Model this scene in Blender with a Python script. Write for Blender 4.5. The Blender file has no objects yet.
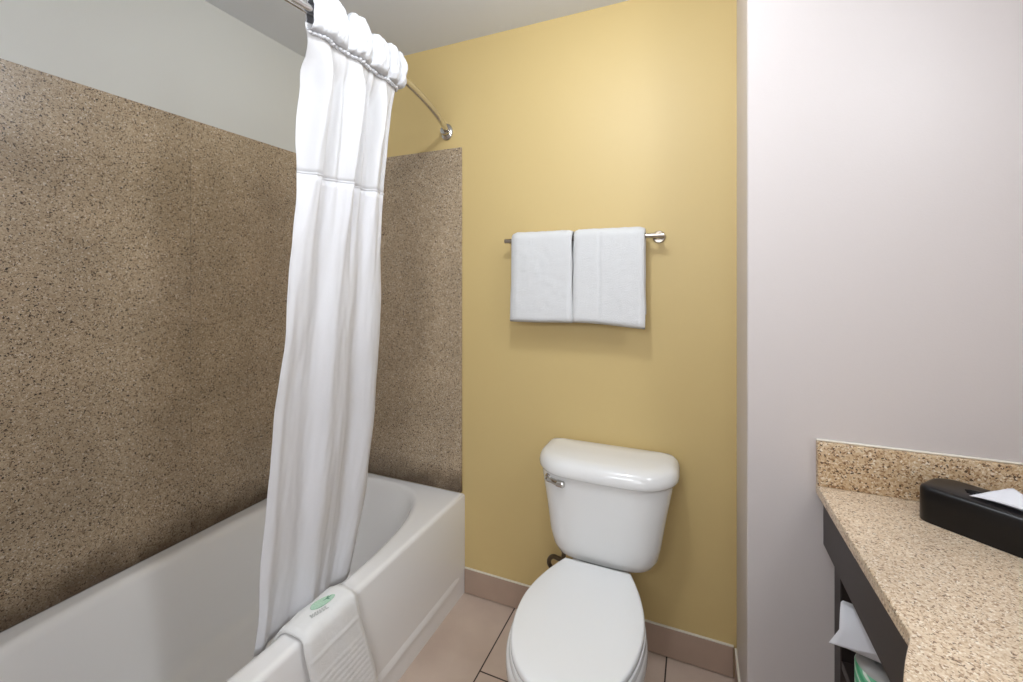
import bpy, bmesh, math, random
from mathutils import Vector, Matrix, noise

S = bpy.context.scene
COL = S.collection
PI = math.pi

# ------------------------------------------------------------------ camera
cam_d = bpy.data.cameras.new('camera')
cam = bpy.data.objects.new('camera', cam_d)
COL.objects.link(cam)
cam.location = (0, 0, 1.39)
cam.rotation_euler = (math.radians(90), 0, math.radians(23.045))
cam_d.sensor_fit = 'HORIZONTAL'
cam_d.sensor_width = 36
cam_d.lens = 433.82 / 1023 * 36
cam_d.shift_y = -(341 - 281.4) / 1023
cam_d.clip_start = 0.02
S.camera = cam

# ------------------------------------------------------------------ world, lights, exposure
W = bpy.data.worlds.new('world'); S.world = W; W.use_nodes = True
W.node_tree.nodes['Background'].inputs[0].default_value = (0.9, 0.92, 1, 1)
W.node_tree.nodes['Background'].inputs[1].default_value = 0.3
S.view_settings.view_transform = 'Standard'
S.view_settings.look = 'None'
S.view_settings.gamma = 1
S.view_settings.use_curve_mapping = False
S.view_settings.exposure = 0.01


def area_light(name, loc, target, sx, sy, power, color, shape='RECTANGLE'):
    d = bpy.data.lights.new(name, 'AREA')
    d.shape = shape; d.size = sx; d.size_y = sy; d.energy = power; d.color = color
    o = bpy.data.objects.new(name, d); COL.objects.link(o)
    o.location = loc
    o.rotation_euler = (Vector(target) - Vector(loc)).to_track_quat('-Z', 'Y').to_euler()
    return o


def bulb(name, loc, radius, power, color):
    d = bpy.data.lights.new(name, 'POINT'); d.energy = power; d.color = color; d.shadow_soft_size = radius
    o = bpy.data.objects.new(name, d); COL.objects.link(o); o.location = loc
    return o


COOL = (0.90, 0.953, 1.0)
bulb('ceiling_lamp_light', (-0.30, 0.74, 2.33), 0.06, 19, COOL)
area_light('vanity_lamp_light', (0.82, 0.64, 2.0), (-0.9, 0.66, 0.7), 0.12, 0.70, 9, COOL)
area_light('ceiling_fill_light', (-0.35, -0.55, 1.75), (-0.80, 0.45, 2.46), 0.5, 0.5, 12.5, COOL)  # added fill behind the camera, aimed up to brighten the ceiling
soft = area_light('tub_fill_light', (0.10, -0.95, 1.45), (-1.25, 1.0, 0.55), 0.9, 0.9, 4.2, COOL)  # invented soft fill from behind the camera, lifts the tub side
soft.data.spread = math.radians(105)


# ------------------------------------------------------------------ materials


def lin(c):
    return tuple(((v / 255) / 12.92 if v / 255 <= 0.04045 else ((v / 255 + 0.055) / 1.055) ** 2.4) for v in c) + (1,)


def mat(name, rgb, rough=0.5, metal=0.0, spec=0.5, bump=None, var=None, coat=0.0):
    """principled; bump=(scale, strength, distance); var=(scale, amount) gentle noise in value"""
    m = bpy.data.materials.new(name); m.use_nodes = True
    nt = m.node_tree; b = nt.nodes['Principled BSDF']
    b.inputs['Base Color'].default_value = lin(rgb)
    b.inputs['Roughness'].default_value = rough
    b.inputs['Metallic'].default_value = metal
    b.inputs['Specular IOR Level'].default_value = spec
    b.inputs['Coat Weight'].default_value = coat
    tc = nt.nodes.new('ShaderNodeTexCoord')
    if var:
        n = nt.nodes.new('ShaderNodeTexNoise'); n.inputs['Scale'].default_value = var[0]
        n.inputs['Detail'].default_value = 3
        nt.links.new(tc.outputs['Object'], n.inputs['Vector'])
        r = nt.nodes.new('ShaderNodeValToRGB')
        c = lin(rgb); a = var[1]
        r.color_ramp.elements[0].position = 0.3; r.color_ramp.elements[1].position = 0.7
        r.color_ramp.elements[0].color = (c[0] * (1 - a), c[1] * (1 - a), c[2] * (1 - a), 1)
        r.color_ramp.elements[1].color = (min(c[0] * (1 + a), 1), min(c[1] * (1 + a), 1), min(c[2] * (1 + a), 1), 1)
        nt.links.new(n.outputs['Fac'], r.inputs[0]); nt.links.new(r.outputs[0], b.inputs['Base Color'])
    if bump:
        n = nt.nodes.new('ShaderNodeTexNoise'); n.inputs['Scale'].default_value = bump[0]
        n.inputs['Detail'].default_value = 4
        nt.links.new(tc.outputs['Object'], n.inputs['Vector'])
        bp = nt.nodes.new('ShaderNodeBump'); bp.inputs['Strength'].default_value = bump[1]
        bp.inputs['Distance'].default_value = bump[2]
        nt.links.new(n.outputs['Fac'], bp.inputs['Height']); nt.links.new(bp.outputs[0], b.inputs['Normal'])
    return m


def granite(name, stops, scale, rough, fine, dirt=False):
    """speckled stone: random colour per grain, two grain sizes"""
    m = bpy.data.materials.new(name); m.use_nodes = True
    nt = m.node_tree; b = nt.nodes['Principled BSDF']; L = nt.links.new
    b.inputs['Roughness'].default_value = rough
    tc = nt.nodes.new('ShaderNodeTexCoord')
    nz = nt.nodes.new('ShaderNodeTexNoise'); nz.inputs['Scale'].default_value = scale * 0.8
    L(tc.outputs['Object'], nz.inputs['Vector'])
    mx = nt.nodes.new('ShaderNodeVectorMath'); mx.operation = 'MULTIPLY_ADD'
    L(nz.outputs['Color'], mx.inputs[0]); mx.inputs[1].default_value = (1.1 / scale,) * 3
    L(tc.outputs['Object'], mx.inputs[2])

    def grains(sc, st):
        v = nt.nodes.new('ShaderNodeTexVoronoi'); v.inputs['Scale'].default_value = sc
        L(mx.outputs[0], v.inputs['Vector'])
        sp = nt.nodes.new('ShaderNodeSeparateColor'); L(v.outputs['Color'], sp.inputs[0])
        r = nt.nodes.new('ShaderNodeValToRGB'); cr = r.color_ramp; cr.interpolation = 'CONSTANT'
        while len(cr.elements) < len(st): cr.elements.new(0.5)
        for e, (p, c) in zip(cr.elements, st):
            e.position = p; e.color = lin(c)
        L(sp.outputs[0], r.inputs[0])
        return r, sp
    a, sa = grains(scale, stops)
    c, sc_ = grains(scale * fine, stops)
    mix = nt.nodes.new('ShaderNodeMix'); mix.data_type = 'RGBA'
    gt = nt.nodes.new('ShaderNodeMath'); gt.operation = 'GREATER_THAN'; gt.inputs[1].default_value = 0.45
    L(sc_.outputs[1], gt.inputs[0]); L(gt.outputs[0], mix.inputs['Factor'])
    L(a.outputs[0], mix.inputs['A']); L(c.outputs[0], mix.inputs['B'])
    out = mix.outputs['Result']
    # large soft clouds of tone inside the stone
    cl = nt.nodes.new('ShaderNodeTexNoise'); cl.inputs['Scale'].default_value = 5; cl.inputs['Detail'].default_value = 3
    L(tc.outputs['Object'], cl.inputs['Vector'])
    mr = nt.nodes.new('ShaderNodeMapRange'); mr.inputs['From Min'].default_value = 0.3; mr.inputs['From Max'].default_value = 0.7
    mr.inputs['To Min'].default_value = 0.88; mr.inputs['To Max'].default_value = 1.1
    L(cl.outputs['Fac'], mr.inputs['Value'])
    mm = nt.nodes.new('ShaderNodeMix'); mm.data_type = 'RGBA'; mm.blend_type = 'MULTIPLY'; mm.inputs['Factor'].default_value = 1
    L(out, mm.inputs['A']); L(mr.outputs[0], mm.inputs['B'])
    out = mm.outputs['Result']
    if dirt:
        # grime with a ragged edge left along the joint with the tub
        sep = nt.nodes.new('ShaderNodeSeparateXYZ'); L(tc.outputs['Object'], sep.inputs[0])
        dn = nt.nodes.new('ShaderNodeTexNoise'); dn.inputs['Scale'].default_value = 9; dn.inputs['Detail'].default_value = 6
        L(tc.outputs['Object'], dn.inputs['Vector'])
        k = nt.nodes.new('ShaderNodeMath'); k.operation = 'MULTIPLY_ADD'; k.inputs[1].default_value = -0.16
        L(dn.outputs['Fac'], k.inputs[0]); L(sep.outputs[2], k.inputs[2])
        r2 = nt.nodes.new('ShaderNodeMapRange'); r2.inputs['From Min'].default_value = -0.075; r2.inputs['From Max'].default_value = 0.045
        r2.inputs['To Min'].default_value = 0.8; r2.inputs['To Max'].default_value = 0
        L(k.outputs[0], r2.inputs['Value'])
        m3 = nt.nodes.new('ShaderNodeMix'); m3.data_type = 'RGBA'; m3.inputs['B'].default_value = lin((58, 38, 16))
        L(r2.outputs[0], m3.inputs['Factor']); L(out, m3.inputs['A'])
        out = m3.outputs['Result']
    L(out, b.inputs['Base Color'])
    return m


def cloth(name, rgb, transl, transp, bumps, rough=0.9):
    m = bpy.data.materials.new(name); m.use_nodes = True
    nt = m.node_tree; L = nt.links.new
    b = nt.nodes['Principled BSDF']; o = nt.nodes['Material Output']
    b.inputs['Base Color'].default_value = lin(rgb); b.inputs['Roughness'].default_value = rough
    b.inputs['Specular IOR Level'].default_value = 0.15
    tc = nt.nodes.new('ShaderNodeTexCoord'); n = nt.nodes.new('ShaderNodeTexNoise')
    n.inputs['Scale'].default_value = bumps[0]; n.inputs['Detail'].default_value = 4
    L(tc.outputs['Object'], n.inputs['Vector'])
    bp = nt.nodes.new('ShaderNodeBump'); bp.inputs['Strength'].default_value = bumps[1]; bp.inputs['Distance'].default_value = bumps[2]
    L(n.outputs['Fac'], bp.inputs['Height']); L(bp.outputs[0], b.inputs['Normal'])
    src = b.outputs[0]
    if transl:
        t = nt.nodes.new('ShaderNodeBsdfTranslucent'); t.inputs[0].default_value = lin(rgb)
        mx = nt.nodes.new('ShaderNodeMixShader'); mx.inputs[0].default_value = transl
        L(src, mx.inputs[1]); L(t.outputs[0], mx.inputs[2]); src = mx.outputs[0]
    if transp:
        t = nt.nodes.new('ShaderNodeBsdfTransparent')
        mx = nt.nodes.new('ShaderNodeMixShader'); mx.inputs[0].default_value = transp
        L(src, mx.inputs[1]); L(t.outputs[0], mx.inputs[2]); src = mx.outputs[0]
    L(src, o.inputs['Surface'])
    return m


def floor_tiles():
    m = bpy.data.materials.new('floor_tile'); m.use_nodes = True
    nt = m.node_tree; L = nt.links.new; b = nt.nodes['Principled BSDF']
    g = nt.nodes.new('ShaderNodeNewGeometry'); sp = nt.nodes.new('ShaderNodeSeparateXYZ'); L(g.outputs['Position'], sp.inputs[0])

    def M(op, a, c=None, d=None):
        n = nt.nodes.new('ShaderNodeMath'); n.operation = op
        for i, v in enumerate((a, c, d)):
            if v is None: continue
            if isinstance(v, (int, float)): n.inputs[i].default_value = v
            else: L(v, n.inputs[i])
        return n.outputs[0]
    T = 0.61
    u = M('DIVIDE', M('ADD', sp.outputs[0], 0.71), T)
    row = M('FLOOR', u)
    fu = M('SUBTRACT', u, row)
    v = M('DIVIDE', M('SUBTRACT', M('SUBTRACT', sp.outputs[1], 1.38), M('MULTIPLY', row, 0.2)), T)
    fv = M('SUBTRACT', v, M('FLOOR', v))
    du = M('MINIMUM', fu, M('SUBTRACT', 1, fu)); dv = M('MINIMUM', fv, M('SUBTRACT', 1, fv))
    d = M('MULTIPLY', M('MINIMUM', du, dv), T)
    grout = M('LESS_THAN', d, 0.0026)
    n = nt.nodes.new('ShaderNodeTexNoise'); n.inputs['Scale'].default_value = 4; n.inputs['Detail'].default_value = 5
    L(g.outputs['Position'], n.inputs['Vector'])
    r = nt.nodes.new('ShaderNodeValToRGB')
    r.color_ramp.elements[0].position = 0.3; r.color_ramp.elements[1].position = 0.7
    r.color_ramp.elements[0].color = lin((190, 168, 152)); r.color_ramp.elements[1].color = lin((208, 188, 172))
    L(n.outputs['Fac'], r.inputs[0])
    mx = nt.nodes.new('ShaderNodeMix'); mx.data_type = 'RGBA'
    L(grout, mx.inputs['Factor']); L(r.outputs[0], mx.inputs['A']); mx.inputs['B'].default_value = lin((62, 48, 40))
    L(mx.outputs['Result'], b.inputs['Base Color'])
    bp = nt.nodes.new('ShaderNodeBump'); bp.inputs['Distance'].default_value = 0.002; bp.invert = True
    L(grout, bp.inputs['Height']); L(bp.outputs[0], b.inputs['Normal'])
    b.inputs['Roughness'].default_value = 0.42
    return m


M_WHITEWALL = mat('white_wall_paint', (208, 200, 197), 0.45, bump=(260, 0.12, 0.002))
M_LEFTWALL = mat('left_wall_paint', (212, 212, 207), 0.45, bump=(260, 0.12, 0.002))
M_YELLOW = mat('yellow_wall_paint', (208, 183, 126), 0.5, bump=(260, 0.10, 0.002))
M_CEIL = mat('ceiling_paint', (222, 225, 230), 0.8, bump=(180, 0.1, 0.002))
M_FLOOR = floor_tiles()
M_BASE = mat('baseboard_tile', (174, 150, 133), 0.4, var=(6, 0.06))
M_CAULK = mat('caulk', (226, 219, 205), 0.5)
PANEL_STOPS = [(0.0, (50, 36, 26)), (0.055, (116, 96, 74)), (0.17, (164, 143, 117)), (0.45, (178, 158, 132)), (0.75, (188, 170, 145)), (0.95, (210, 198, 181))]
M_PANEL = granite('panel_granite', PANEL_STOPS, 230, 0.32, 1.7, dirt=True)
COUNTER_STOPS = [(0.0, (112, 88, 66)), (0.04, (158, 130, 102)), (0.13, (196, 170, 140)), (0.36, (212, 190, 162)), (0.66, (221, 203, 178)), (0.92, (234, 222, 204))]
M_COUNTER = granite('counter_granite', COUNTER_STOPS, 250, 0.35, 1.6)
SPLASH_STOPS = [(0.0, (84, 60, 40)), (0.07, (146, 112, 78)), (0.20, (188, 156, 118)), (0.42, (204, 176, 140)), (0.72, (216, 194, 162)), (0.94, (232, 218, 196))]
M_SPLASH = granite('backsplash_granite', SPLASH_STOPS, 190, 0.35, 1.6)
M_TUB = mat('tub_enamel', (240, 238, 236), 0.14, coat=0.3)
M_CHINA = mat('vitreous_china', (236, 235, 233), 0.1, coat=0.4)
M_SEAT = mat('seat_plastic', (238, 238, 237), 0.22)
M_CHROME = mat('chrome', (205, 203, 200), 0.12, 1.0)
M_NICKEL = mat('brushed_nickel', (176, 166, 154), 0.25, 1.0)
M_HOSE = mat('braided_hose', (96, 84, 68), 0.4, 0.8, bump=(700, 0.6, 0.001))
M_TERRY = cloth('terry_cloth', (222, 222, 222), 0, 0, (420, 0.75, 0.004))
M_MAT = cloth('bath_mat_cloth', (238, 237, 235), 0, 0, (420, 0.5, 0.003))
M_CURTAIN = cloth('curtain_cloth', (241, 240, 242), 0.28, 0, (60, 0.15, 0.004), 0.6)
M_SHEER = cloth('sheer_cloth', (238, 237, 238), 0.34, 0.06, (40, 0.2, 0.004), 0.55)
M_POCKET = cloth('rod_pocket_cloth', (222, 222, 225), 0.2, 0, (60, 0.2, 0.004), 0.6)
M_WOOD = mat('espresso_laminate', (44, 36, 34), 0.42, bump=(90, 0.06, 0.001))
M_BLACK = mat('black_box_plastic', (13, 10, 10), 0.3, spec=0.35)
M_HOLE = mat('slot_shadow_liner', (12, 11, 11), 0.8)
M_TISSUE = cloth('tissue_paper', (244, 244, 248), 0.2, 0, (150, 0.1, 0.002))
M_LEAF = mat('green_print', (182, 214, 190), 0.7, var=(240, 0.12))
M_LEAFDARK = mat('dark_green_print', (96, 146, 118), 0.7)
M_PRINT = mat('grey_print', (202, 202, 200), 0.8)


def wrap_paper():
    m = bpy.data.materials.new('green_striped_wrap'); m.use_nodes = True
    nt = m.node_tree; L = nt.links.new; b = nt.nodes['Principled BSDF']
    tc = nt.nodes.new('ShaderNodeTexCoord'); mp = nt.nodes.new('ShaderNodeMapping')
    mp.inputs['Rotation'].default_value = (math.radians(-38), 0, 0)
    L(tc.outputs['Object'], mp.inputs[0])
    w = nt.nodes.new('ShaderNodeTexWave'); w.bands_direction = 'Z'; w.inputs['Scale'].default_value = 11
    w.inputs['Distortion'].default_value = 1.6; w.inputs['Detail'].default_value = 1.5; w.inputs['Detail Scale'].default_value = 3
    L(mp.outputs[0], w.inputs['Vector'])
    r = nt.nodes.new('ShaderNodeValToRGB'); cr = r.color_ramp
    cr.elements[0].position = 0.0; cr.elements[0].color = lin((70, 170, 120))
    cr.elements[1].position = 0.95; cr.elements[1].color = lin((228, 240, 228))
    e = cr.elements.new(0.55); e.color = lin((118, 200, 155))
    e = cr.elements.new(0.86); e.color = lin((120, 200, 158))
    L(w.outputs['Color'], r.inputs[0]); L(r.outputs[0], b.inputs['Base Color'])
    b.inputs['Roughness'].default_value = 0.5
    return m


M_WRAP = wrap_paper()

# ------------------------------------------------------------------ builders


def link(name, bm, m, parent=None, smooth=True, kind=None, base=None, angle=40):
    """world-space bmesh -> object; its origin is the parent's, or its own base"""
    bmesh.ops.recalc_face_normals(bm, faces=bm.faces)
    if parent is not None:
        org = parent['_org'] if '_org' in parent else (0, 0, 0)
    elif base is not None:
        org = base
    else:
        xs = [v.co for v in bm.verts]
        org = ((min(c.x for c in xs) + max(c.x for c in xs)) / 2, (min(c.y for c in xs) + max(c.y for c in xs)) / 2, min(c.z for c in xs))
    org = Vector(org)
    bmesh.ops.translate(bm, verts=bm.verts, vec=-org)
    me = bpy.data.meshes.new(name); bm.to_mesh(me); bm.free()
    me.materials.append(m)
    if smooth:
        me.polygons.foreach_set('use_smooth', [True] * len(me.polygons))
        me.set_sharp_from_angle(angle=math.radians(angle))
    o = bpy.data.objects.new(name, me); COL.objects.link(o)
    if parent is not None: o.parent = parent
    else: o.location = org
    o['_org'] = tuple(org)
    if kind: o['kind'] = kind
    return o


def thing(name, loc, label, cat, group=None):
    o = bpy.data.objects.new(name, None); COL.objects.link(o)
    o.location = loc; o['_org'] = tuple(loc); o.empty_display_size = 0.1
    return tag(o, label, cat, group)


def tag(o, label, cat, group=None):
    o['label'] = label; o['category'] = cat
    if group: o['group'] = group
    return o


def box(bm, a, b, bev=0.0, seg=2):
    r = bmesh.ops.create_cube(bm, size=1)
    vs = r['verts']
    for v in vs:
        v.co = Vector([(a[i] + b[i]) / 2 + v.co[i] * (b[i] - a[i]) for i in range(3)])
    if bev:
        es = list({e for v in vs for e in v.link_edges})
        bmesh.ops.bevel(bm, geom=es, offset=bev, segments=seg, profile=0.5, affect='EDGES')
    return bm


def boxm(a, b, bev=0.0, seg=2):
    return box(bmesh.new(), a, b, bev, seg)


def loft(bm, rings, cap0=True, cap1=True, closed=True):
    vr = [[bm.verts.new(p) for p in r] for r in rings]
    n = len(vr[0])
    for a, b in zip(vr, vr[1:]):
        for i in range(n if closed else n - 1):
            j = (i + 1) % n
            bm.faces.new((a[i], a[j], b[j], b[i]))
    if cap0: bm.faces.new(vr[0][::-1])
    if cap1: bm.faces.new(vr[-1])
    return bm


def tube(bm, pts, r, n=14, caps=True):
    pts = [Vector(p) for p in pts]; rings = []
    up = None
    for i, p in enumerate(pts):
        t = (pts[min(i + 1, len(pts) - 1)] - pts[max(i - 1, 0)]).normalized()
        if up is None:
            up = Vector((0, 0, 1)) if abs(t.z) < 0.9 else Vector((1, 0, 0))
        a = (up - t * up.dot(t)).normalized(); b = t.cross(a); up = a
        rr = r[i] if isinstance(r, (list, tuple)) else r
        rings.append([p + (a * math.cos(2 * PI * k / n) + b * math.sin(2 * PI * k / n)) * rr for k in range(n)])
    return loft(bm, rings, caps, caps)


def spline(pts, n=8):
    """Catmull-Rom through the points"""
    P = [Vector(p) for p in pts]; P = [P[0] * 2 - P[1]] + P + [P[-1] * 2 - P[-2]]
    out = []
    for i in range(1, len(P) - 2):
        for k in range(n):
            t = k / n
            a, b, c, d = P[i - 1:i + 3]
            out.append(0.5 * ((2 * b) + (c - a) * t + (2 * a - 5 * b + 4 * c - d) * t * t + (3 * b - 3 * c + d - a) * t ** 3))
    out.append(P[-2].copy())
    return out


def interp(x, xs, ys):
    if x <= xs[0]: return ys[0]
    for i in range(len(xs) - 1):
        if x <= xs[i + 1]:
            t = (x - xs[i]) / (xs[i + 1] - xs[i])
            return ys[i] + (ys[i + 1] - ys[i]) * t
    return ys[-1]


def smooth(t): t = max(0, min(1, t)); return t * t * (3 - 2 * t)


# ------------------------------------------------------------------ setting
XL, YB, ZC = -1.735, 1.707, 2.468
XA, YW, XV = 0.131, 1.364, 0.86          # alcove return wall, facing white wall, vanity wall
YR = -1.15                               # wall behind the camera


def struct(name, bm, m, **k): return link(name, bm, m, kind='structure', smooth=False, **k)


struct('floor', boxm((XL - 0.1, YR - 0.1, -0.06), (XV + 0.1, YB + 0.1, 0)), M_FLOOR)
struct('ceiling', boxm((XL - 0.1, YR - 0.1, ZC), (XV + 0.1, YB + 0.1, ZC + 0.06)), M_CEIL)
struct('wall_left', boxm((XL - 0.1, YR - 0.1, 0), (XL, YB + 0.1, ZC)), M_LEFTWALL)
struct('wall_back', boxm((XL, YB, 0), (XA, YB + 0.1, ZC)), M_YELLOW)
struct('wall_right', boxm((XA, YW, 0), (XV, YB + 0.1, ZC), 0.003, 1), M_WHITEWALL)
struct('wall_vanity', boxm((XV, YR - 0.1, 0), (XV + 0.1, YB + 0.1, ZC)), M_WHITEWALL)
struct('wall_rear', boxm((XL, YR - 0.1, 0), (XV, YR, ZC)), M_WHITEWALL)
struct('wall_foot', boxm((XL, YR, 0), (-0.953, 0.176, ZC)), M_WHITEWALL)


def baseboard(name, a, b, along):
    o = struct(name, boxm(a, b, 0.0015, 1), M_BASE)
    c0 = (a[0], a[1], b[2]); c1 = (b[0], b[1], b[2] + 0.004)
    link('caulk_line', boxm(c0, c1, 0.001, 1), M_CAULK, o, kind='structure')
    return o


baseboard('baseboard_back', (-0.951, YB - 0.009, 0.003), (XA - 0.010, YB, 0.110), 'x')
baseboard('baseboard_right', (XA - 0.008, YW + 0.001, 0.003), (XA, YB - 0.012, 0.110), 'y')

# ------------------------------------------------------------------ bathtub
TX0, TX1, TY0, TY1, TZ = -1.7345, -0.953, 0.178, 1.7065, 0.445


def build_tub():
    cx, cy = -1.345, 0.93
    # polar angles, with the four outer corners hit exactly
    corners = [math.atan2(y - cy, x - cx) % (2 * PI) for x in (TX0, TX1) for y in (TY0, TY1)]
    ang = sorted(set([2 * PI * k / 96 for k in range(96)] + corners))

    def rect(inset, z, fx=0.0):
        x0, x1, y0, y1 = TX0 + inset, TX1 - inset - fx, TY0 + inset, TY1 - inset
        rr = []
        for a in ang:
            c, s = math.cos(a), math.sin(a)
            # use the un-inset corner angles so corners stay corners
            t = min([(TX1 - cx) / c if c > 1e-9 else 1e9, (TX0 - cx) / c if c < -1e-9 else 1e9,
                     (TY1 - cy) / s if s > 1e-9 else 1e9, (TY0 - cy) / s if s < -1e-9 else 1e9])
            x, y = cx + c * t, cy + s * t
            rr.append((min(max(x, x0), x1), min(max(y, y0), y1), z))
        return rr

    def oval(hx, hy, z, n, ox=0.0, oy=0.0):
        rr = []
        for a in ang:
            c, s = math.cos(a), math.sin(a)
            r = (abs(c / hx) ** n + abs(s / hy) ** n) ** (-1 / n)
            rr.append((cx + ox + c * r, cy + oy + s * r, z))
        return rr
    rings = [rect(0, 0.0), rect(0, 0.2), rect(0, 0.429), rect(0.0015, 0.435), rect(0.005, 0.4405), rect(0.010, 0.4438), rect(0.016, TZ), rect(0.021, TZ),
             oval(0.342, 0.742, TZ, 3.0), oval(0.334, 0.736, TZ, 3.0), oval(0.324, 0.728, TZ - 0.003, 3.0), oval(0.315, 0.721, TZ - 0.011, 3.0), oval(0.307, 0.714, TZ - 0.026, 3.0),
             oval(0.285, 0.695, 0.34, 2.8), oval(0.265, 0.665, 0.22, 2.9), oval(0.25, 0.635, 0.13, 3), oval(0.225, 0.60, 0.09, 3),
             oval(0.18, 0.54, 0.072, 2.8), oval(0.08, 0.3, 0.066, 2.5)]
    bm = loft(bmesh.new(), rings)
    return link('bathtub', bm, M_TUB, base=((TX0 + TX1) / 2, cy, 0), angle=50)


tub = build_tub()
bm = bmesh.new()
loft(bm, [[(TX1 + d, y, z) for d, z in ((-0.003, 0.074), (k * 0.007, 0.079), (k * 0.0075, 0.083), (k * 0.004, 0.095), (-0.003, 0.115))] for y, k in ((0.24, 0), (0.30, 1), (1.58, 1), (1.655, 0))])
link('apron_ridge', bm, M_TUB, tub)
tag(tub, 'white built-in bathtub with a glossy apron along the left wall', 'bathtub')

# speckled stone lining of the tub alcove
PT = 1.99
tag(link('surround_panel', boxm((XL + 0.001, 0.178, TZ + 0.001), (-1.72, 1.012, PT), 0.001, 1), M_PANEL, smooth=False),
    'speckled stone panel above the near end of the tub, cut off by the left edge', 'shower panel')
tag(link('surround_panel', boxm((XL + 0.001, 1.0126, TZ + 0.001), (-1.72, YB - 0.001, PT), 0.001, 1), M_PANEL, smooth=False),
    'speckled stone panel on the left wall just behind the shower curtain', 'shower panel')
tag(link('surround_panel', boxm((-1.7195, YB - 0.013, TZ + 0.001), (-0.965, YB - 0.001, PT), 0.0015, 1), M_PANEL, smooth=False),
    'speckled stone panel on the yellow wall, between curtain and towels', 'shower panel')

# ------------------------------------------------------------------ curtain rod
RZ = 2.07


def rod_x(y):
    """arc of the bowed rod in plan"""
    s = (y - (0.18 + YB) / 2) / ((YB - 0.18) / 2)
    return -1.045 + 0.160 * (1 - s * s)


rod = thing('curtain_rod', (-0.96, 0.94, RZ), 'bowed chrome shower curtain rod running over the bathtub', 'curtain rod')
ys = [0.195 + (YB - 0.012 - 0.195) * k / 60 for k in range(61)]
link('rod_tube', tube(bmesh.new(), [(rod_x(y), y, RZ) for y in ys], 0.0125, 18), M_CHROME, rod)
for yw, sgn in ((YB, -1), (0.178, 1)):
    bm = bmesh.new()
    n = 28
    prof = [(0.030, 0.0), (0.031, 0.004), (0.029, 0.008), (0.021, 0.012), (0.019, 0.030), (0.0165, 0.034), (0.0125, 0.035)]
    xc = -1.045
    loft(bm, [[(xc + r * math.cos(2 * PI * k / n), yw + sgn * d, RZ + 1.25 * r * math.sin(2 * PI * k / n) if d < 0.01 else RZ + r * math.sin(2 * PI * k / n)) for k in range(n)] for r, d in prof])
    fl = link('wall_flange', bm, M_CHROME, rod)
    bm = bmesh.new()
    tube(bm, [(xc, yw + sgn * 0.008, RZ + 0.031), (xc, yw + sgn * 0.0125, RZ + 0.031)], 0.004, 10)
    link('screw', bm, M_CHROME, fl)

# ------------------------------------------------------------------ shower curtain
ZT, ZH, ZS, ZB = 2.138, 2.022, 1.672, 0.385


def bump1(t, c, w):
    return math.exp(-((t - c) / w) ** 2)


def cur_pos(u, z, amp=1.0):
    zs = [0.38, 0.6, 0.95, 1.25, 1.7, 2.0, 2.12]
    y0 = interp(z, [0.38, 0.6, 0.95, 1.25, 1.7, 1.9, 1.97, 2.03], [0.800, 0.802, 0.792, 0.789, 0.811, 0.823, 0.819, 0.797])
    y1 = interp(z, zs, [1.155, 1.188, 1.197, 1.161, 1.145, 1.165, 1.17])
    xm = interp(z, zs, [-1.092, -1.066, -1.015, -0.968, -0.922, -0.9, -0.893])
    top = smooth((z - 1.3) / 0.7)
    # three broad folds at the top, two softer ones at the bottom
    fh = (0.020 * math.sin(2 * PI * (2.7 * u + 0.10 * math.sin(2.1 * z)) + 0.3) + 0.010 * math.sin(2 * PI * 6.1 * u + 1.0 + 0.8 * z)
          + 0.0035 * math.sin(2 * PI * 13 * u + 2.2 * math.sin(1.7 * z)))
    fl = 0.011 * math.sin(2 * PI * (2.1 * u + 0.08 * math.sin(1.3 * z)) + 0.9) + 0.004 * math.sin(2 * PI * 4.7 * u + 1.6 * z)
    x = xm + (fh * top + fl * (1 - top)) * amp
    # crisp overlapping fold running down a little past the middle
    x -= 0.016 * bump1(u, 0.60 + 0.02 * math.sin(3 * z), 0.022) * (0.04 + 0.96 * top)
    # both side edges curl back
    x -= 0.045 * (bump1(u, 0, 0.05) + bump1(u, 1, 0.04)) * (0.3 + 0.7 * top)
    x += 0.007 * noise.noise(Vector((u * 6, z * 3.1, 2.2))) + 0.002 * noise.noise(Vector((u * 22, z * 14, 4.2)))
    y = y0 + (y1 - y0) * u + 0.006 * noise.noise(Vector((u * 5, z * 2.3, 7.7)))
    y += 0.010 * noise.noise(Vector((0, z * 5.3, 1.0 + 3 * round(u)))) * (bump1(u, 0, 0.1) + bump1(u, 1, 0.1))
    g = smooth((z - 1.93) / 0.085)              # drawn together where it is stitched to the rod pocket
    x = x * (1 - 0.8 * g) + 0.8 * g * (xm + 0.012)
    # the rod is bowed, so the bunch at the top swings with it
    x += (rod_x(y) - rod_x(0.98)) * top
    return Vector((x, y, z))


def cur_grid(z0, z1, nz, nu=230):
    bm = bmesh.new(); rows = []
    for j in range(nz + 1):
        z = z0 + (z1 - z0) * j / nz
        rows.append([bm.verts.new(cur_pos(i / nu, z)) for i in range(nu + 1)])
    for a, b in zip(rows, rows[1:]):
        for i in range(nu):
            bm.faces.new((a[i], a[i + 1], b[i + 1], b[i]))
    return bm


def solid(o, t):
    md = o.modifiers.new('thickness', 'SOLIDIFY'); md.thickness = t; md.offset = 0
    return o


cur = thing('shower_curtain', (-1.0, 0.95, ZB), 'white shower curtain gathered on the bowed rod and hanging inside the tub', 'shower curtain')
solid(link('curtain_panel', cur_grid(ZB, ZS, 56), M_CURTAIN, cur, angle=180), 0.002)
sh = solid(link('sheer_panel', cur_grid(ZS, ZH + 0.02, 26), M_SHEER, cur, angle=180), 0.001)
sh['label'] = 'sheer upper window panel'

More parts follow.
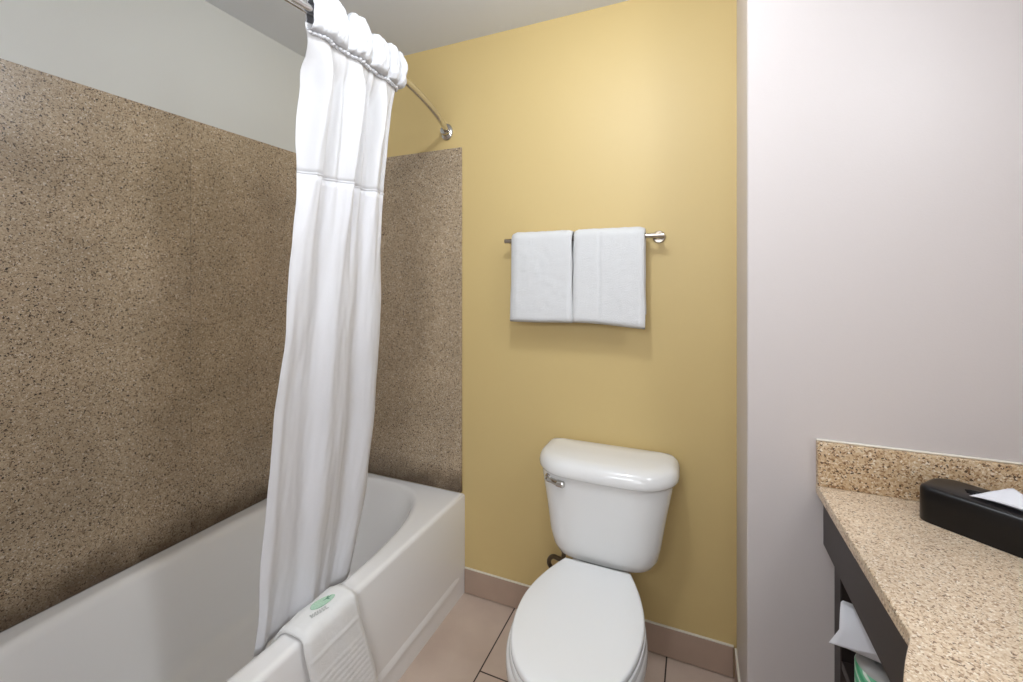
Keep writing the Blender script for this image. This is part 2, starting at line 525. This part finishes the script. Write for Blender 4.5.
# ruffled rod pocket: a gathered sleeve, the rod running through it
PUFF = [(0.0, 0.30), (0.315, 0.545), (0.56, 0.76), (0.775, 0.90), (0.915, 1.0)]
bm = bmesh.new(); rings = []
NU, NV = 260, 44
for i in range(NU + 1):
    u = i / NU
    y = 0.803 + (1.172 - 0.803) * u
    t = Vector((rod_x(y + 0.01) - rod_x(y - 0.01), 0.02, 0)).normalized(); side = Vector((t.y, -t.x, 0))
    f = 0
    for a, b in PUFF:
        if a <= u <= b:
            q = (u - a) / (b - a); f = max(0, 1 - abs(2 * q - 1) ** 3.5)
    k = next((n for n, (a, b) in enumerate(PUFF) if u <= b), 4)
    ring = []
    for j in range(NV):
        w = 2 * PI * j / NV
        sx, sz = math.cos(w), math.sin(w)
        rz = (0.028 + 0.038 * f + 0.006 * math.sin(k * 2.3)) if sz > 0 else 0.046
        rx = 0.015 + 0.018 * f
        cr = 1 + 0.16 * noise.noise(Vector((u * 26, sz * 2.2, 3 + k))) + 0.08 * noise.noise(Vector((u * 60, sz * 6, 8 + k)))
        px = rx * (abs(sx) ** (0.8 if sz > 0 else 0.4)) * (1 if sx > 0 else -1) * cr
        pz = rz * (abs(sz) ** 0.9) * (1 if sz > 0 else -1) * (1 + (cr - 1) * (0.5 if sz > 0 else 0.15))
        ring.append(Vector((rod_x(y), y + 0.004 * noise.noise(Vector((u * 12, sz * 4, k))), RZ)) + side * px + Vector((0, 0, pz)))
    rings.append(ring)
loft(bm, rings, False, False)
solid(link('rod_pocket', bm, M_POCKET, cur, angle=180), 0.002)
# puckered stitching under the rod pocket
pts = []
for i in range(401):
    u = i / 400
    p = cur_pos(u, ZH - 0.004)
    p.x += 0.007 + 0.003 * math.sin(2 * PI * 30 * u + 2 * math.sin(9 * u)); p.z += 0.003 * noise.noise(Vector((u * 30, 0, 5)))
    pts.append(p)
link('gathered_seam', tube(bmesh.new(), pts, 0.0042, 8), M_POCKET, cur)
link('sheer_seam', tube(bmesh.new(), [cur_pos(i / 160, ZS) + Vector((0.001, 0, 0)) for i in range(161)], 0.0026, 6), M_CURTAIN, cur)

# ------------------------------------------------------------------ draped cloth slabs


def drape(cl, n_s, place, thick, ext):
    """cl: 2-D centre line; place(p, s) -> world point, s in 0..1 across; ext(k, s): height added to the outer face"""
    n = len(cl); nor = []
    for i in range(n):
        t = (cl[min(i + 1, n - 1)] - cl[max(i - 1, 0)]).normalized()
        nor.append(Vector((-t.y, t.x)))
    ln = [0.0]
    for i in range(1, n): ln.append(ln[-1] + (cl[i] - cl[i - 1]).length)
    bm = bmesh.new(); O = []; I = []
    for i in range(n):
        o = []; q = []
        for j in range(n_s + 1):
            # closer samples near the two side edges
            s = 0.5 - 0.5 * math.cos(PI * j / n_s) * (0.35 + 0.65 * abs(math.cos(PI * j / n_s)) ** 0.2)
            s = j / n_s if 2 < j < n_s - 2 else s
            es = 2 * s - 1; el = 2 * ln[i] / ln[-1] - 1
            k = max(0, 1 - abs(es) ** 24) ** 0.5 * max(0, 1 - abs(el) ** 60) ** 0.5
            h = thick / 2 * k
            o.append(bm.verts.new(place(cl[i] + nor[i] * (h + ext(ln[i], s) * k), s, i / (n - 1))))
            q.append(bm.verts.new(place(cl[i] - nor[i] * h, s, i / (n - 1))))
        O.append(o); I.append(q)
    for G in (O, I):
        for a, b in zip(G, G[1:]):
            for j in range(n_s): bm.faces.new((a[j], a[j + 1], b[j + 1], b[j]))
    bmesh.ops.remove_doubles(bm, verts=bm.verts, dist=1e-5)
    return bm


def resample(pts, step):
    P = [Vector(p) for p in pts]; out = [P[0]]
    for a, b in zip(P, P[1:]):
        m = max(1, round((b - a).length / step))
        for k in range(1, m + 1): out.append(a.lerp(b, k / m))
    return out


# ------------------------------------------------------------------ towel bar and towels
BY, BZ = 1.642, 1.556
bar = thing('towel_bar', (-0.415, YB, BZ), 'brushed metal towel bar on the yellow wall above the toilet', 'towel bar')
link('bar_tube', tube(bmesh.new(), [(-0.727, BY, BZ), (-0.105, BY, BZ)], 0.0095, 16), M_NICKEL, bar)
for x in (-0.706, -0.127):
    bm = bmesh.new()
    tube(bm, [(x, YB, BZ), (x, YB - 0.004, BZ), (x, YB - 0.007, BZ), (x, YB - 0.0075, BZ), (x, BY + 0.004, BZ)], [0.023, 0.023, 0.020, 0.0105, 0.0105], 22)
    link('wall_post', bm, M_NICKEL, bar)


def towel(x0, x1, zf, zb, seed, label):
    rc, th = 0.0225, 0.0235            # centre-line radius around the bar, thickness
    c = Vector((BY, BZ))
    pts = [Vector((BY - rc - 0.004, zf)), Vector((BY - rc - 0.002, BZ - 0.06)), Vector((BY - rc, BZ))]
    for k in range(1, 16):
        w = PI - PI * k / 16
        pts.append(c + Vector((rc * math.cos(w), rc * math.sin(w))))
    pts += [Vector((BY + rc, BZ)), Vector((BY + rc - 0.002, zb))]
    cl = resample(pts, 0.011)

    def place(p, s, f):
        w = 0.003 * noise.noise(Vector((s * 3 + seed, p.y * 7, seed)))
        front = 1 if p.x < BY else 0
        edge = front * (1 - smooth((p.y - zf) / 0.2))
        x = x0 + (x1 - x0) * s + 0.006 * edge * (s - 0.5) + 0.003 * noise.noise(Vector((p.y * 12, s * 2, seed)))
        z = p.y - 0.005 * edge * math.sin(PI * s + seed) - 0.007 * edge * s
        return Vector((x, p.x + w - 0.006 * edge, z))

    def ext(k, s):
        e = 0.0014 * noise.noise(Vector((s * 9, k * 75, seed))) + 0.0010 * noise.noise(Vector((s * 30, k * 150, seed)))
        # the folded edge inside the towel reads as a shallow groove
        g = 0.075 if seed < 3 else 0.38
        if k < 0.34: e -= 0.0045 * math.exp(-((s - g) / 0.012) ** 2)
        return e
    bm = drape(cl, 44, place, th, ext)
    return tag(link('hanging_towel', bm, M_TERRY, angle=180), label, 'towel', 'towels on the bar')


towel(-0.688, -0.4355, 1.234, 1.262, 1.3, 'left of the two white towels folded over the wall bar')
towel(-0.431, -0.170, 1.230, 1.268, 4.1, 'right of the two white towels folded over the wall bar')

# ------------------------------------------------------------------ toilet
TCX = -0.31


def outline(cx, yf, yw, yb, hw, hwb, z, n=2.2, N=24, y2=None):
    """plan outline: rounded nose at yf, widest at yw, narrowing to a straight back hwb at yb"""
    right = []
    for k in range(N + 1):
        a = PI / 2 * k / N
        right.append((hw * math.sin(a) ** (2 / n), yw - (yw - yf) * math.cos(a) ** (2 / n)))
    for k in range(1, N // 2 + 1):
        t = k / (N // 2)
        right.append((hw + (hwb - hw) * t ** 1.75, yw + (yb - yw) * t))
    if y2: right.append((hwb, y2))
    pts = [(cx + x, y, z) for x, y in right] + [(cx - x, y, z) for x, y in reversed(right[1:])]
    return pts


def inset_ring(r, f, z):
    cx = sum(p[0] for p in r) / len(r); cy = sum(p[1] for p in r) / len(r)
    return [(cx + (p[0] - cx) * f, cy + (p[1] - cy) * f, z) for p in r]


toilet = thing('toilet', (TCX, 1.35, 0), 'white two-piece toilet with closed lid against the yellow wall', 'toilet')
bx = TCX - 0.004
rings = [outline(bx, *q, y2=y2) for q, y2 in (((1.13, 1.36, 1.54, 0.118, 0.112, 0.0), 1.62), ((1.13, 1.36, 1.54, 0.116, 0.110, 0.03), 1.62),
                                               ((1.125, 1.34, 1.53, 0.108, 0.100, 0.10), 1.62), ((1.09, 1.31, 1.52, 0.122, 0.096, 0.17), 1.63),
                                               ((1.03, 1.27, 1.50, 0.158, 0.092, 0.24), 1.64), ((0.985, 1.25, 1.48, 0.184, 0.094, 0.30), 1.65),
                                               ((0.968, 1.24, 1.47, 0.192, 0.098, 0.345), 1.66), ((0.967, 1.24, 1.47, 0.191, 0.100, 0.374), 1.66),
                                               ((0.972, 1.24, 1.465, 0.187, 0.098, 0.384), 1.658), ((0.985, 1.24, 1.46, 0.175, 0.088, 0.386), 1.65))]
bowl = link('bowl', loft(bmesh.new(), rings), M_CHINA, toilet, angle=60)
for sx in (-1, 1):
    bm = bmesh.new()
    loft(bm, [[(bx + sx * 0.128 + r * math.cos(2 * PI * k / 14), 1.42 + r * math.sin(2 * PI * k / 14), z) for k in range(14)] for r, z in ((0.016, 0.0), (0.016, 0.012), (0.012, 0.02), (0.005, 0.024))])
    link('bolt_cap', bm, M_SEAT, bowl)

# seat ring (shows as a thin second edge below the lid)
o0 = outline(TCX, 0.963, 1.24, 1.455, 0.184, 0.108, 0.388)
link('seat', loft(bmesh.new(), [inset_ring(o0, 0.985, 0.387), o0, inset_ring(o0, 1.002, 0.394), inset_ring(o0, 0.99, 0.404), inset_ring(o0, 0.9, 0.405)]), M_SEAT, toilet, angle=60)
l0 = outline(TCX, 0.966, 1.24, 1.474, 0.180, 0.112, 0.407)
link('seat_lid', loft(bmesh.new(), [inset_ring(l0, 0.98, 0.406), inset_ring(l0, 0.998, 0.409), inset_ring(l0, 1.0, 0.416), inset_ring(l0, 0.995, 0.422),
                                    inset_ring(l0, 0.982, 0.4255), inset_ring(l0, 0.955, 0.427), inset_ring(l0, 0.7, 0.4285), inset_ring(l0, 0.3, 0.429)]), M_SEAT, toilet, angle=60)
for sx in (-1, 1):
    bm = bmesh.new(); tube(bm, [(TCX + sx * 0.075 - 0.025, 1.476, 0.402), (TCX + sx * 0.075 + 0.025, 1.476, 0.402)], 0.010, 14)
    link('hinge', bm, M_SEAT, toilet)


def rrect(cx, hw, y0, y1, r, z, bow=0.0, rb=None, nc=8, ne=10):
    """rounded rectangle in plan, front corners r and back corners rb, its front (y0) bowed out"""
    rb = r if rb is None else rb
    pts = []
    for (sx, sy, a0, q) in ((1, 1, 0, rb), (-1, 1, 1, rb), (-1, -1, 2, r), (1, -1, 3, r)):
        px = cx + sx * (hw - q); py = (y1 - q) if sy > 0 else (y0 + q)
        for k in range(nc + 1):
            a = PI / 2 * (a0 + k / nc)
            pts.append((px + q * math.cos(a), py + q * math.sin(a)))
        if a0 == 2:
            for k in range(1, ne): pts.append((cx - (hw - q) + 2 * (hw - q) * k / ne, y0))
    ym = (y0 + y1) / 2
    out = []
    for x, y in pts:
        f = max(0, (ym - y) / (ym - y0)) * (1 - ((x - cx) / hw) ** 2)
        out.append((x, y - bow * f, z))
    return out


tx = TCX + 0.006
body = [rrect(tx, 0.120, 1.535, 1.665, 0.05, 0.398, 0.012), rrect(tx, 0.150, 1.518, 1.674, 0.055, 0.403, 0.014), rrect(tx, 0.171, 1.507, 1.680, 0.06, 0.415, 0.015),
        rrect(tx, 0.184, 1.501, 1.684, 0.06, 0.439, 0.016), rrect(tx, 0.195, 1.497, 1.686, 0.06, 0.485, 0.017), rrect(tx, 0.213, 1.491, 1.688, 0.078, 0.59, 0.018, 0.05),
        rrect(tx, 0.2305, 1.486, 1.689, 0.09, 0.68, 0.018, 0.045), rrect(tx, 0.233, 1.485, 1.690, 0.092, 0.7045, 0.018, 0.045)]
link('tank', loft(bmesh.new(), body), M_CHINA, toilet, angle=60)
lx0 = tx + 0.002
lid = [rrect(lx0, 0.234, 1.480, 1.691, 0.11, 0.7045, 0.018, 0.03), rrect(lx0, 0.245, 1.473, 1.695, 0.118, 0.706, 0.018, 0.035), rrect(lx0, 0.249, 1.470, 1.697, 0.122, 0.712, 0.018, 0.035),
       rrect(lx0, 0.2495, 1.470, 1.698, 0.122, 0.722, 0.018, 0.035), rrect(lx0, 0.247, 1.473, 1.697, 0.118, 0.736, 0.018, 0.035), rrect(lx0, 0.240, 1.480, 1.695, 0.112, 0.749, 0.018, 0.034),
       rrect(lx0, 0.227, 1.494, 1.689, 0.098, 0.759, 0.017, 0.03), rrect(lx0, 0.20, 1.515, 1.676, 0.085, 0.764, 0.014, 0.025), rrect(lx0, 0.10, 1.57, 1.63, 0.015, 0.766, 0.0, 0.01)]
link('tank_lid', loft(bmesh.new(), lid), M_CHINA, toilet, angle=70)
bm = bmesh.new()
lx, lz = -0.488, 0.683
tube(bm, [(lx, 1.522, lz), (lx, 1.494, lz), (lx, 1.486, lz), (lx, 1.484, lz)], [0.016, 0.016, 0.013, 0.006], 18)
lev = link('flush_lever', bm, M_CHROME, toilet)
bm = bmesh.new()
tube(bm, spline([(lx - 0.006, 1.481, lz), (lx + 0.018, 1.474, lz), (lx + 0.040, 1.463, lz), (lx + 0.066, 1.458, lz - 0.001)], 5),
     [0.007] + [0.009] * 9 + [0.0115] * 5 + [0.009], 12)
link('lever_arm', bm, M_CHROME, lev)
bm = bmesh.new()
tube(bm, [(-0.463, 1.60, 0.44), (-0.463, 1.60, 0.392), (-0.463, 1.60, 0.388), (-0.463, 1.60, 0.362)], [0.016, 0.016, 0.011, 0.011], 12)
link('fill_nut', bm, M_HOLE, toilet)

# shut-off valve with its braided hose
val = thing('water_supply_valve', (-0.515, YB, 0.19), 'small shut-off valve with dark hose at the wall left of the toilet', 'valve')
bm = bmesh.new(); tube(bm, [(-0.515, YB, 0.19), (-0.515, YB - 0.004, 0.19), (-0.515, YB - 0.005, 0.19), (-0.515, YB - 0.05, 0.19)], [0.026, 0.024, 0.009, 0.009], 16)
link('escutcheon', bm, M_CHROME, val)
bm = bmesh.new(); tube(bm, [(-0.515, YB - 0.045, 0.168), (-0.515, YB - 0.045, 0.225)], 0.013, 14)
link('valve_body', bm, M_CHROME, val)
bm = bmesh.new(); tube(bm, [(-0.515, YB - 0.058, 0.19), (-0.515, YB - 0.064, 0.19), (-0.515, YB - 0.078, 0.19)], [0.006, 0.016, 0.016], 14)
link('valve_knob', bm, M_CHROME, val)
bm = bmesh.new()
tube(bm, spline([(-0.515, YB - 0.045, 0.225), (-0.537, 1.65, 0.262), (-0.533, 1.635, 0.293), (-0.513, 1.62, 0.318), (-0.488, 1.61, 0.322), (-0.468, 1.602, 0.33), (-0.463, 1.60, 0.362)], 7), 0.0085, 10)
link('supply_hose', bm, M_HOSE, val)

# ------------------------------------------------------------------ bath mat over the tub edge
ed = TX1          # outer face of the apron
th = 0.016
pts = [(-1.060, 0.405), (-1.044, 0.428), (-1.030, 0.446), (-1.010, 0.4555), (-0.985, 0.4575), (-0.965, 0.4555)]
for k in range(1, 7):
    w = PI / 2 * (1 - k / 7)
    pts.append((-0.965 + 0.024 * math.cos(w), 0.4335 + 0.022 * math.sin(w)))
pts += [(-0.940, 0.425), (-0.936, 0.37), (-0.934, 0.28), (-0.932, 0.18), (-0.931, 0.085)]
cl = resample([Vector(p) for p in pts], 0.0055)


def mat_place(p, s, f):
    drop = smooth((0.46 - p.y) / 0.40) if p.x > -0.97 else 0
    y = 0.828 + 0.192 * s + drop * (0.075 + 0.012 * s)
    y += 0.004 * noise.noise(Vector((p.y * 9, s * 3, 1)))
    return Vector((p.x + 0.0025 * noise.noise(Vector((s * 4, p.y * 6, 5))), y, p.y + 0.002 * noise.noise(Vector((s * 5, p.x * 20, 3)))))


def mat_ext(k, s):
    e = 0.0010 * noise.noise(Vector((s * 50, k * 120, 2)))
    a = k - 0.175                              # distance below the fold over the edge
    e += 0.003 * math.exp(-((a - 0.028) / 0.004) ** 2)
    if a > 0.085: e += 0.0019 * (0.5 + 0.5 * math.sin(2 * PI * (a - 0.085) / 0.019))
    return e


tmat = link('bath_mat', drape(cl, 40, mat_place, th, mat_ext), M_MAT, angle=180, base=(-0.95, 0.95, 0.085))
tag(tmat, 'white ribbed bath mat towel draped over the tub edge', 'bath mat')
# printed leaf on the mat: a green oval with darker veins, and lines of tiny grey print beside it
lz0 = 0.4675
lc = Vector((-0.990, 0.938))
ldir = Vector((0.28, 0.96)).normalized(); lper = Vector((-ldir.y, ldir.x))


def leaf_pt(a, b, h=0.0):
    q = lc + ldir * a + lper * b
    return Vector((q.x, q.y, lz0 + h))


bm = bmesh.new()
ring = [(0.036 * math.cos(2 * PI * k / 32), 0.0145 * math.sin(2 * PI * k / 32) * (1 - 0.25 * math.cos(2 * PI * k / 32))) for k in range(32)]
loft(bm, [[leaf_pt(a, b, -0.002) for a, b in ring], [leaf_pt(a, b, 0.0006) for a, b in ring]])
leaf = link('leaf_label', bm, M_LEAF, tmat); leaf['label'] = 'green oval leaf print'
bm = bmesh.new()
for a0, b0, a1, b1 in ((0.0, 0.001, 0.03, 0.004), (0.012, 0.002, 0.022, 0.009), (0.010, 0.001, 0.02, -0.005)):
    d = Vector((a1 - a0, b1 - b0)); nrm = Vector((-d.y, d.x)).normalized() * 0.0022
    q = [(a0, b0), ((a0 + a1) / 2 + nrm.x, (b0 + b1) / 2 + nrm.y), (a1, b1), ((a0 + a1) / 2 - nrm.x, (b0 + b1) / 2 - nrm.y)]
    loft(bm, [[leaf_pt(a, b, 0.0004) for a, b in q], [leaf_pt(a, b, 0.0010) for a, b in q]])
link('leaf_vein', bm, M_LEAFDARK, leaf)
bm = bmesh.new()
random.seed(4)
for row, b0 in enumerate((-0.024, -0.029, -0.034)):
    a = -0.05
    while a < -0.008:
        w = random.uniform(0.003, 0.008)
        q = [(a, b0 - 0.0009), (a + w, b0 - 0.0009), (a + w, b0 + 0.0009), (a, b0 + 0.0009)]
        loft(bm, [[leaf_pt(x, y, -0.0015) for x, y in q], [leaf_pt(x, y, 0.0005) for x, y in q]])
        a += w + 0.0025
link('label_print', bm, M_PRINT, tmat, smooth=False)

# ------------------------------------------------------------------ vanity
CZ = 0.86
edge = [Vector((0.290, 1.3635, 0)), Vector((0.292, 1.1, 0)), Vector((0.2955, 0.862, 0))]
edge += spline([(0.2965, 0.843, 0), (0.2925, 0.826, 0), (0.270, 0.776, 0), (0.251, 0.728, 0), (0.222, 0.65, 0), (0.205, 0.56, 0), (0.20, 0.46, 0), (0.205, 0.36, 0), (0.225, 0.27, 0), (0.262, 0.18, 0), (0.292, 0.12, 0), (0.294, 0.06, 0)], 6)
poly = [(p.x, p.y) for p in edge] + [(XV - 0.001, 0.06), (XV - 0.001, 1.3635)]
bm = bmesh.new()


def off(d):
    return [(x + (d if x < 0.5 else 0), y) for x, y in poly]


loft(bm, [[(x, y, CZ - 0.026) for x, y in off(0.002)], [(x, y, CZ - 0.024) for x, y in off(0)], [(x, y, CZ - 0.0015) for x, y in off(0)], [(x, y, CZ) for x, y in off(0.0015)]])
tag(link('countertop', bm, M_COUNTER, angle=30), 'beige speckled stone countertop with a curved front edge', 'countertop')
bs = link('backsplash', boxm((0.290, YW - 0.021, CZ + 0.0005), (XV - 0.001, YW - 0.0005, 0.973), 0.002, 2), M_SPLASH)
tag(bs, 'low speckled stone backsplash along the white wall behind the tissue box', 'backsplash')
link('caulk_line', boxm((0.290, YW - 0.007, 0.9725), (XV - 0.001, YW - 0.0004, 0.978), 0.002, 1), M_CAULK, bs)

van = thing('vanity_cabinet', (0.58, 0.72, 0), 'dark brown open vanity base under the stone countertop', 'vanity')
ZA = CZ - 0.0265
link('apron', boxm((0.306, 0.14, 0.703), (0.326, 1.3632, ZA), 0.0015, 1), M_WOOD, van)
link('side_panel', boxm((0.330, 1.312, 0.0), (XV - 0.002, 1.3632, ZA), 0.0015, 1), M_WOOD, van)
link('side_panel', boxm((0.330, 0.14, 0.0), (XV - 0.002, 0.19, ZA), 0.0015, 1), M_WOOD, van)
link('back_panel', boxm((XV - 0.014, 0.191, 0.05), (XV - 0.002, 1.311, ZA), 0.001, 1), M_WOOD, van)
link('shelf', boxm((0.332, 0.191, 0.428), (XV - 0.015, 1.311, 0.45), 0.0015, 1), M_WOOD, van)

# wrapped spare roll standing on the shelf
WX, WY, WR = 0.378, 1.172, 0.056
wr = thing('wrapped_toilet_roll', (WX, WY, 0.4505), 'spare toilet roll in green and white striped wrapping inside the vanity', 'toilet roll')
n = 40
prof = [(WR - 0.008, 0.4505), (WR - 0.002, 0.453), (WR, 0.460), (WR, 0.552), (WR - 0.002, 0.557)]
link('wrapping', loft(bmesh.new(), [[(WX + r * math.cos(2 * PI * k / n), WY + r * math.sin(2 * PI * k / n), z) for k in range(n)] for r, z in prof]), M_WRAP, wr, angle=50)
prof = [(WR - 0.002, 0.557), (WR - 0.0035, 0.562), (WR - 0.008, 0.565), (0.022, 0.565), (0.020, 0.560)]
e = link('roll_end', loft(bmesh.new(), [[(WX + r * math.cos(2 * PI * k / n), WY + r * math.sin(2 * PI * k / n), z) for k in range(n)] for r, z in prof]), mat('roll_grey_paper', (178, 176, 172), 0.8), wr, angle=50)
e['label'] = 'bare grey end of the roll'

# loose white roll lying on top of it, its first sheet folded to a point
ux, uy, uz, ur = 0.352, 1.192, 0.6108, 0.045
TURN = Matrix.Rotation(math.radians(72.5), 3, 'Z')
tr = thing('toilet_roll', (ux, uy, 0.5665), 'white toilet roll with pointed loose sheet poking out under the counter', 'toilet roll')
bm = bmesh.new(); n = 36
yy0, yy1 = uy - 0.05, uy + 0.05
prof = [(0.020, yy0 + 0.004), (ur - 0.003, yy0), (ur, yy0 + 0.003), (ur, yy1 - 0.003), (ur - 0.003, yy1), (0.020, yy1), (0.020, yy0 + 0.004)]
loft(bm, [[(ux + r * math.cos(2 * PI * k / n), y, uz + r * math.sin(2 * PI * k / n)) for k in range(n)] for r, y in prof], False, False)
bmesh.ops.remove_doubles(bm, verts=bm.verts, dist=1e-6)
bmesh.ops.rotate(bm, cent=(ux, uy, 0), matrix=TURN, verts=bm.verts)
link('roll', bm, M_TISSUE, tr, angle=40)
bm = bmesh.new(); rows = []
path = [(ux + (ur + 0.001) * math.cos(a), uz + (ur + 0.001) * math.sin(a)) for a in [PI * 0.5 + PI * 0.42 * k / 8 for k in range(9)]]
for i, (x, z) in enumerate(path):
    rows.append([Vector((x, uy - 0.05 + 0.1 * k / 10, z)) for k in range(11)])
x0, z0 = path[-1]
for i in range(1, 9):
    t = i / 8; row = []
    for k in range(11):
        q = k / 10                                  # 0 near the camera, 1 far: the far corner hangs lowest
        row.append(Vector((x0 - 0.004 * t * q - 0.006 * t, uy - 0.05 + 0.1 * q + 0.018 * t * q * q, z0 - t * (0.012 + 0.020 * q) + 0.002 * math.sin(6 * q) * t)))
    rows.append(row)
loft(bm, rows, False, False, closed=False)
bmesh.ops.rotate(bm, cent=(ux, uy, 0), matrix=TURN, verts=bm.verts)
solid(link('loose_sheet', bm, M_TISSUE, tr, angle=180), 0.0012)

# ------------------------------------------------------------------ tissue box
ex = Vector((0.763, -0.647, 0)); ey = Vector((0.647, 0.763, 0))
tb0 = Vector((0.452, 1.246, CZ + 0.0006))      # near-left corner of the footprint (before rounding)
LB, DB, HB = 0.25, 0.110, 0.078


def tb(a, b, h): return tb0 + ex * a + ey * b + Vector((0, 0, h))


def rr2(ins, h, nc=9):
    pts = []
    r1, r2 = 0.022, 0.045
    for (sx, sy, a0, r) in ((1, 1, 0, r2), (-1, 1, 1, r2), (-1, -1, 2, r1), (1, -1, 3, r1)):
        r = r - ins
        px = LB / 2 + sx * (LB / 2 - ins - r); py = DB / 2 + sy * (DB / 2 - ins - r)
        for k in range(nc + 1):
            a = PI / 2 * (a0 + k / nc)
            pts.append(tb(px + r * math.cos(a), py + r * math.sin(a), h))
    return pts


def ell(rx, ry, h, n=40):
    """same vertex count as rr2, matched by angle"""
    out = []
    for p in rr2(0, h):
        q = p - tb(LB / 2, DB / 2, h)
        a = math.atan2(q.dot(ey) / DB, q.dot(ex) / LB)
        out.append(tb(LB / 2 + rx * math.cos(a), DB / 2 + ry * math.sin(a), h))
    return out


tbox = thing('tissue_box', tb(LB / 2, DB / 2, 0), 'glossy black tissue box cover on the stone counter', 'tissue box')
link('cover', loft(bmesh.new(), [rr2(0.001, 0), rr2(0, 0.002), rr2(0, HB - 0.010), rr2(0.002, HB - 0.004), rr2(0.006, HB - 0.001), rr2(0.011, HB),
                                 ell(0.066, 0.024, HB), ell(0.064, 0.022, HB - 0.003), ell(0.063, 0.021, HB - 0.012)], True, False), M_BLACK, tbox, angle=45)
link('slot', loft(bmesh.new(), [ell(0.0628, 0.0208, HB - 0.012), ell(0.01, 0.004, HB - 0.013)], False, True), M_HOLE, tbox)

# tissue: one corner drawn up out of the slot, the rest of the sheet falling to the right
bm = bmesh.new()
rows = []
N = 16
A = tb(0.080, 0.022, HB + 0.003)       # left tip lying on the cover
P = tb(0.128, 0.068, HB + 0.030)       # peak
B = tb(0.205, 0.022, HB + 0.010)       # right corner
C = tb(0.150, 0.050, HB - 0.010)       # goes down into the slot
for i in range(N + 1):
    t = i / N
    lo = A.lerp(B, t) + Vector((0, 0, 0.002 * math.sin(5 * t)))
    hi = A.lerp(P, min(1, t / 0.62)) if t < 0.62 else P.lerp(B, (t - 0.62) / 0.38)
    rows.append([lo.lerp(hi, k / 8) + Vector((0, 0, 0.004 * math.sin(PI * k / 8) * math.sin(PI * t))) + ex * 0.001 * math.sin(9 * t + k) for k in range(9)])
loft(bm, rows, False, False, closed=False)
# the back of the fold, running down from the ridge into the slot
rows = []
for i in range(N + 1):
    t = i / N
    hi = A.lerp(P, min(1, t / 0.62)) if t < 0.62 else P.lerp(B, (t - 0.62) / 0.38)
    lo = tb(0.085 + 0.10 * t, 0.058, HB - 0.009)
    rows.append([hi.lerp(lo, k / 6) for k in range(7)])
loft(bm, rows, False, False, closed=False)
bmesh.ops.remove_doubles(bm, verts=bm.verts, dist=0.0006)
tag(solid(link('tissue', bm, M_TISSUE, angle=50, base=tuple(C)), 0.0008), 'white tissue pulled up out of the black tissue box', 'tissue')

for o in list(bpy.data.objects):
    if '_org' in o: del o['_org']
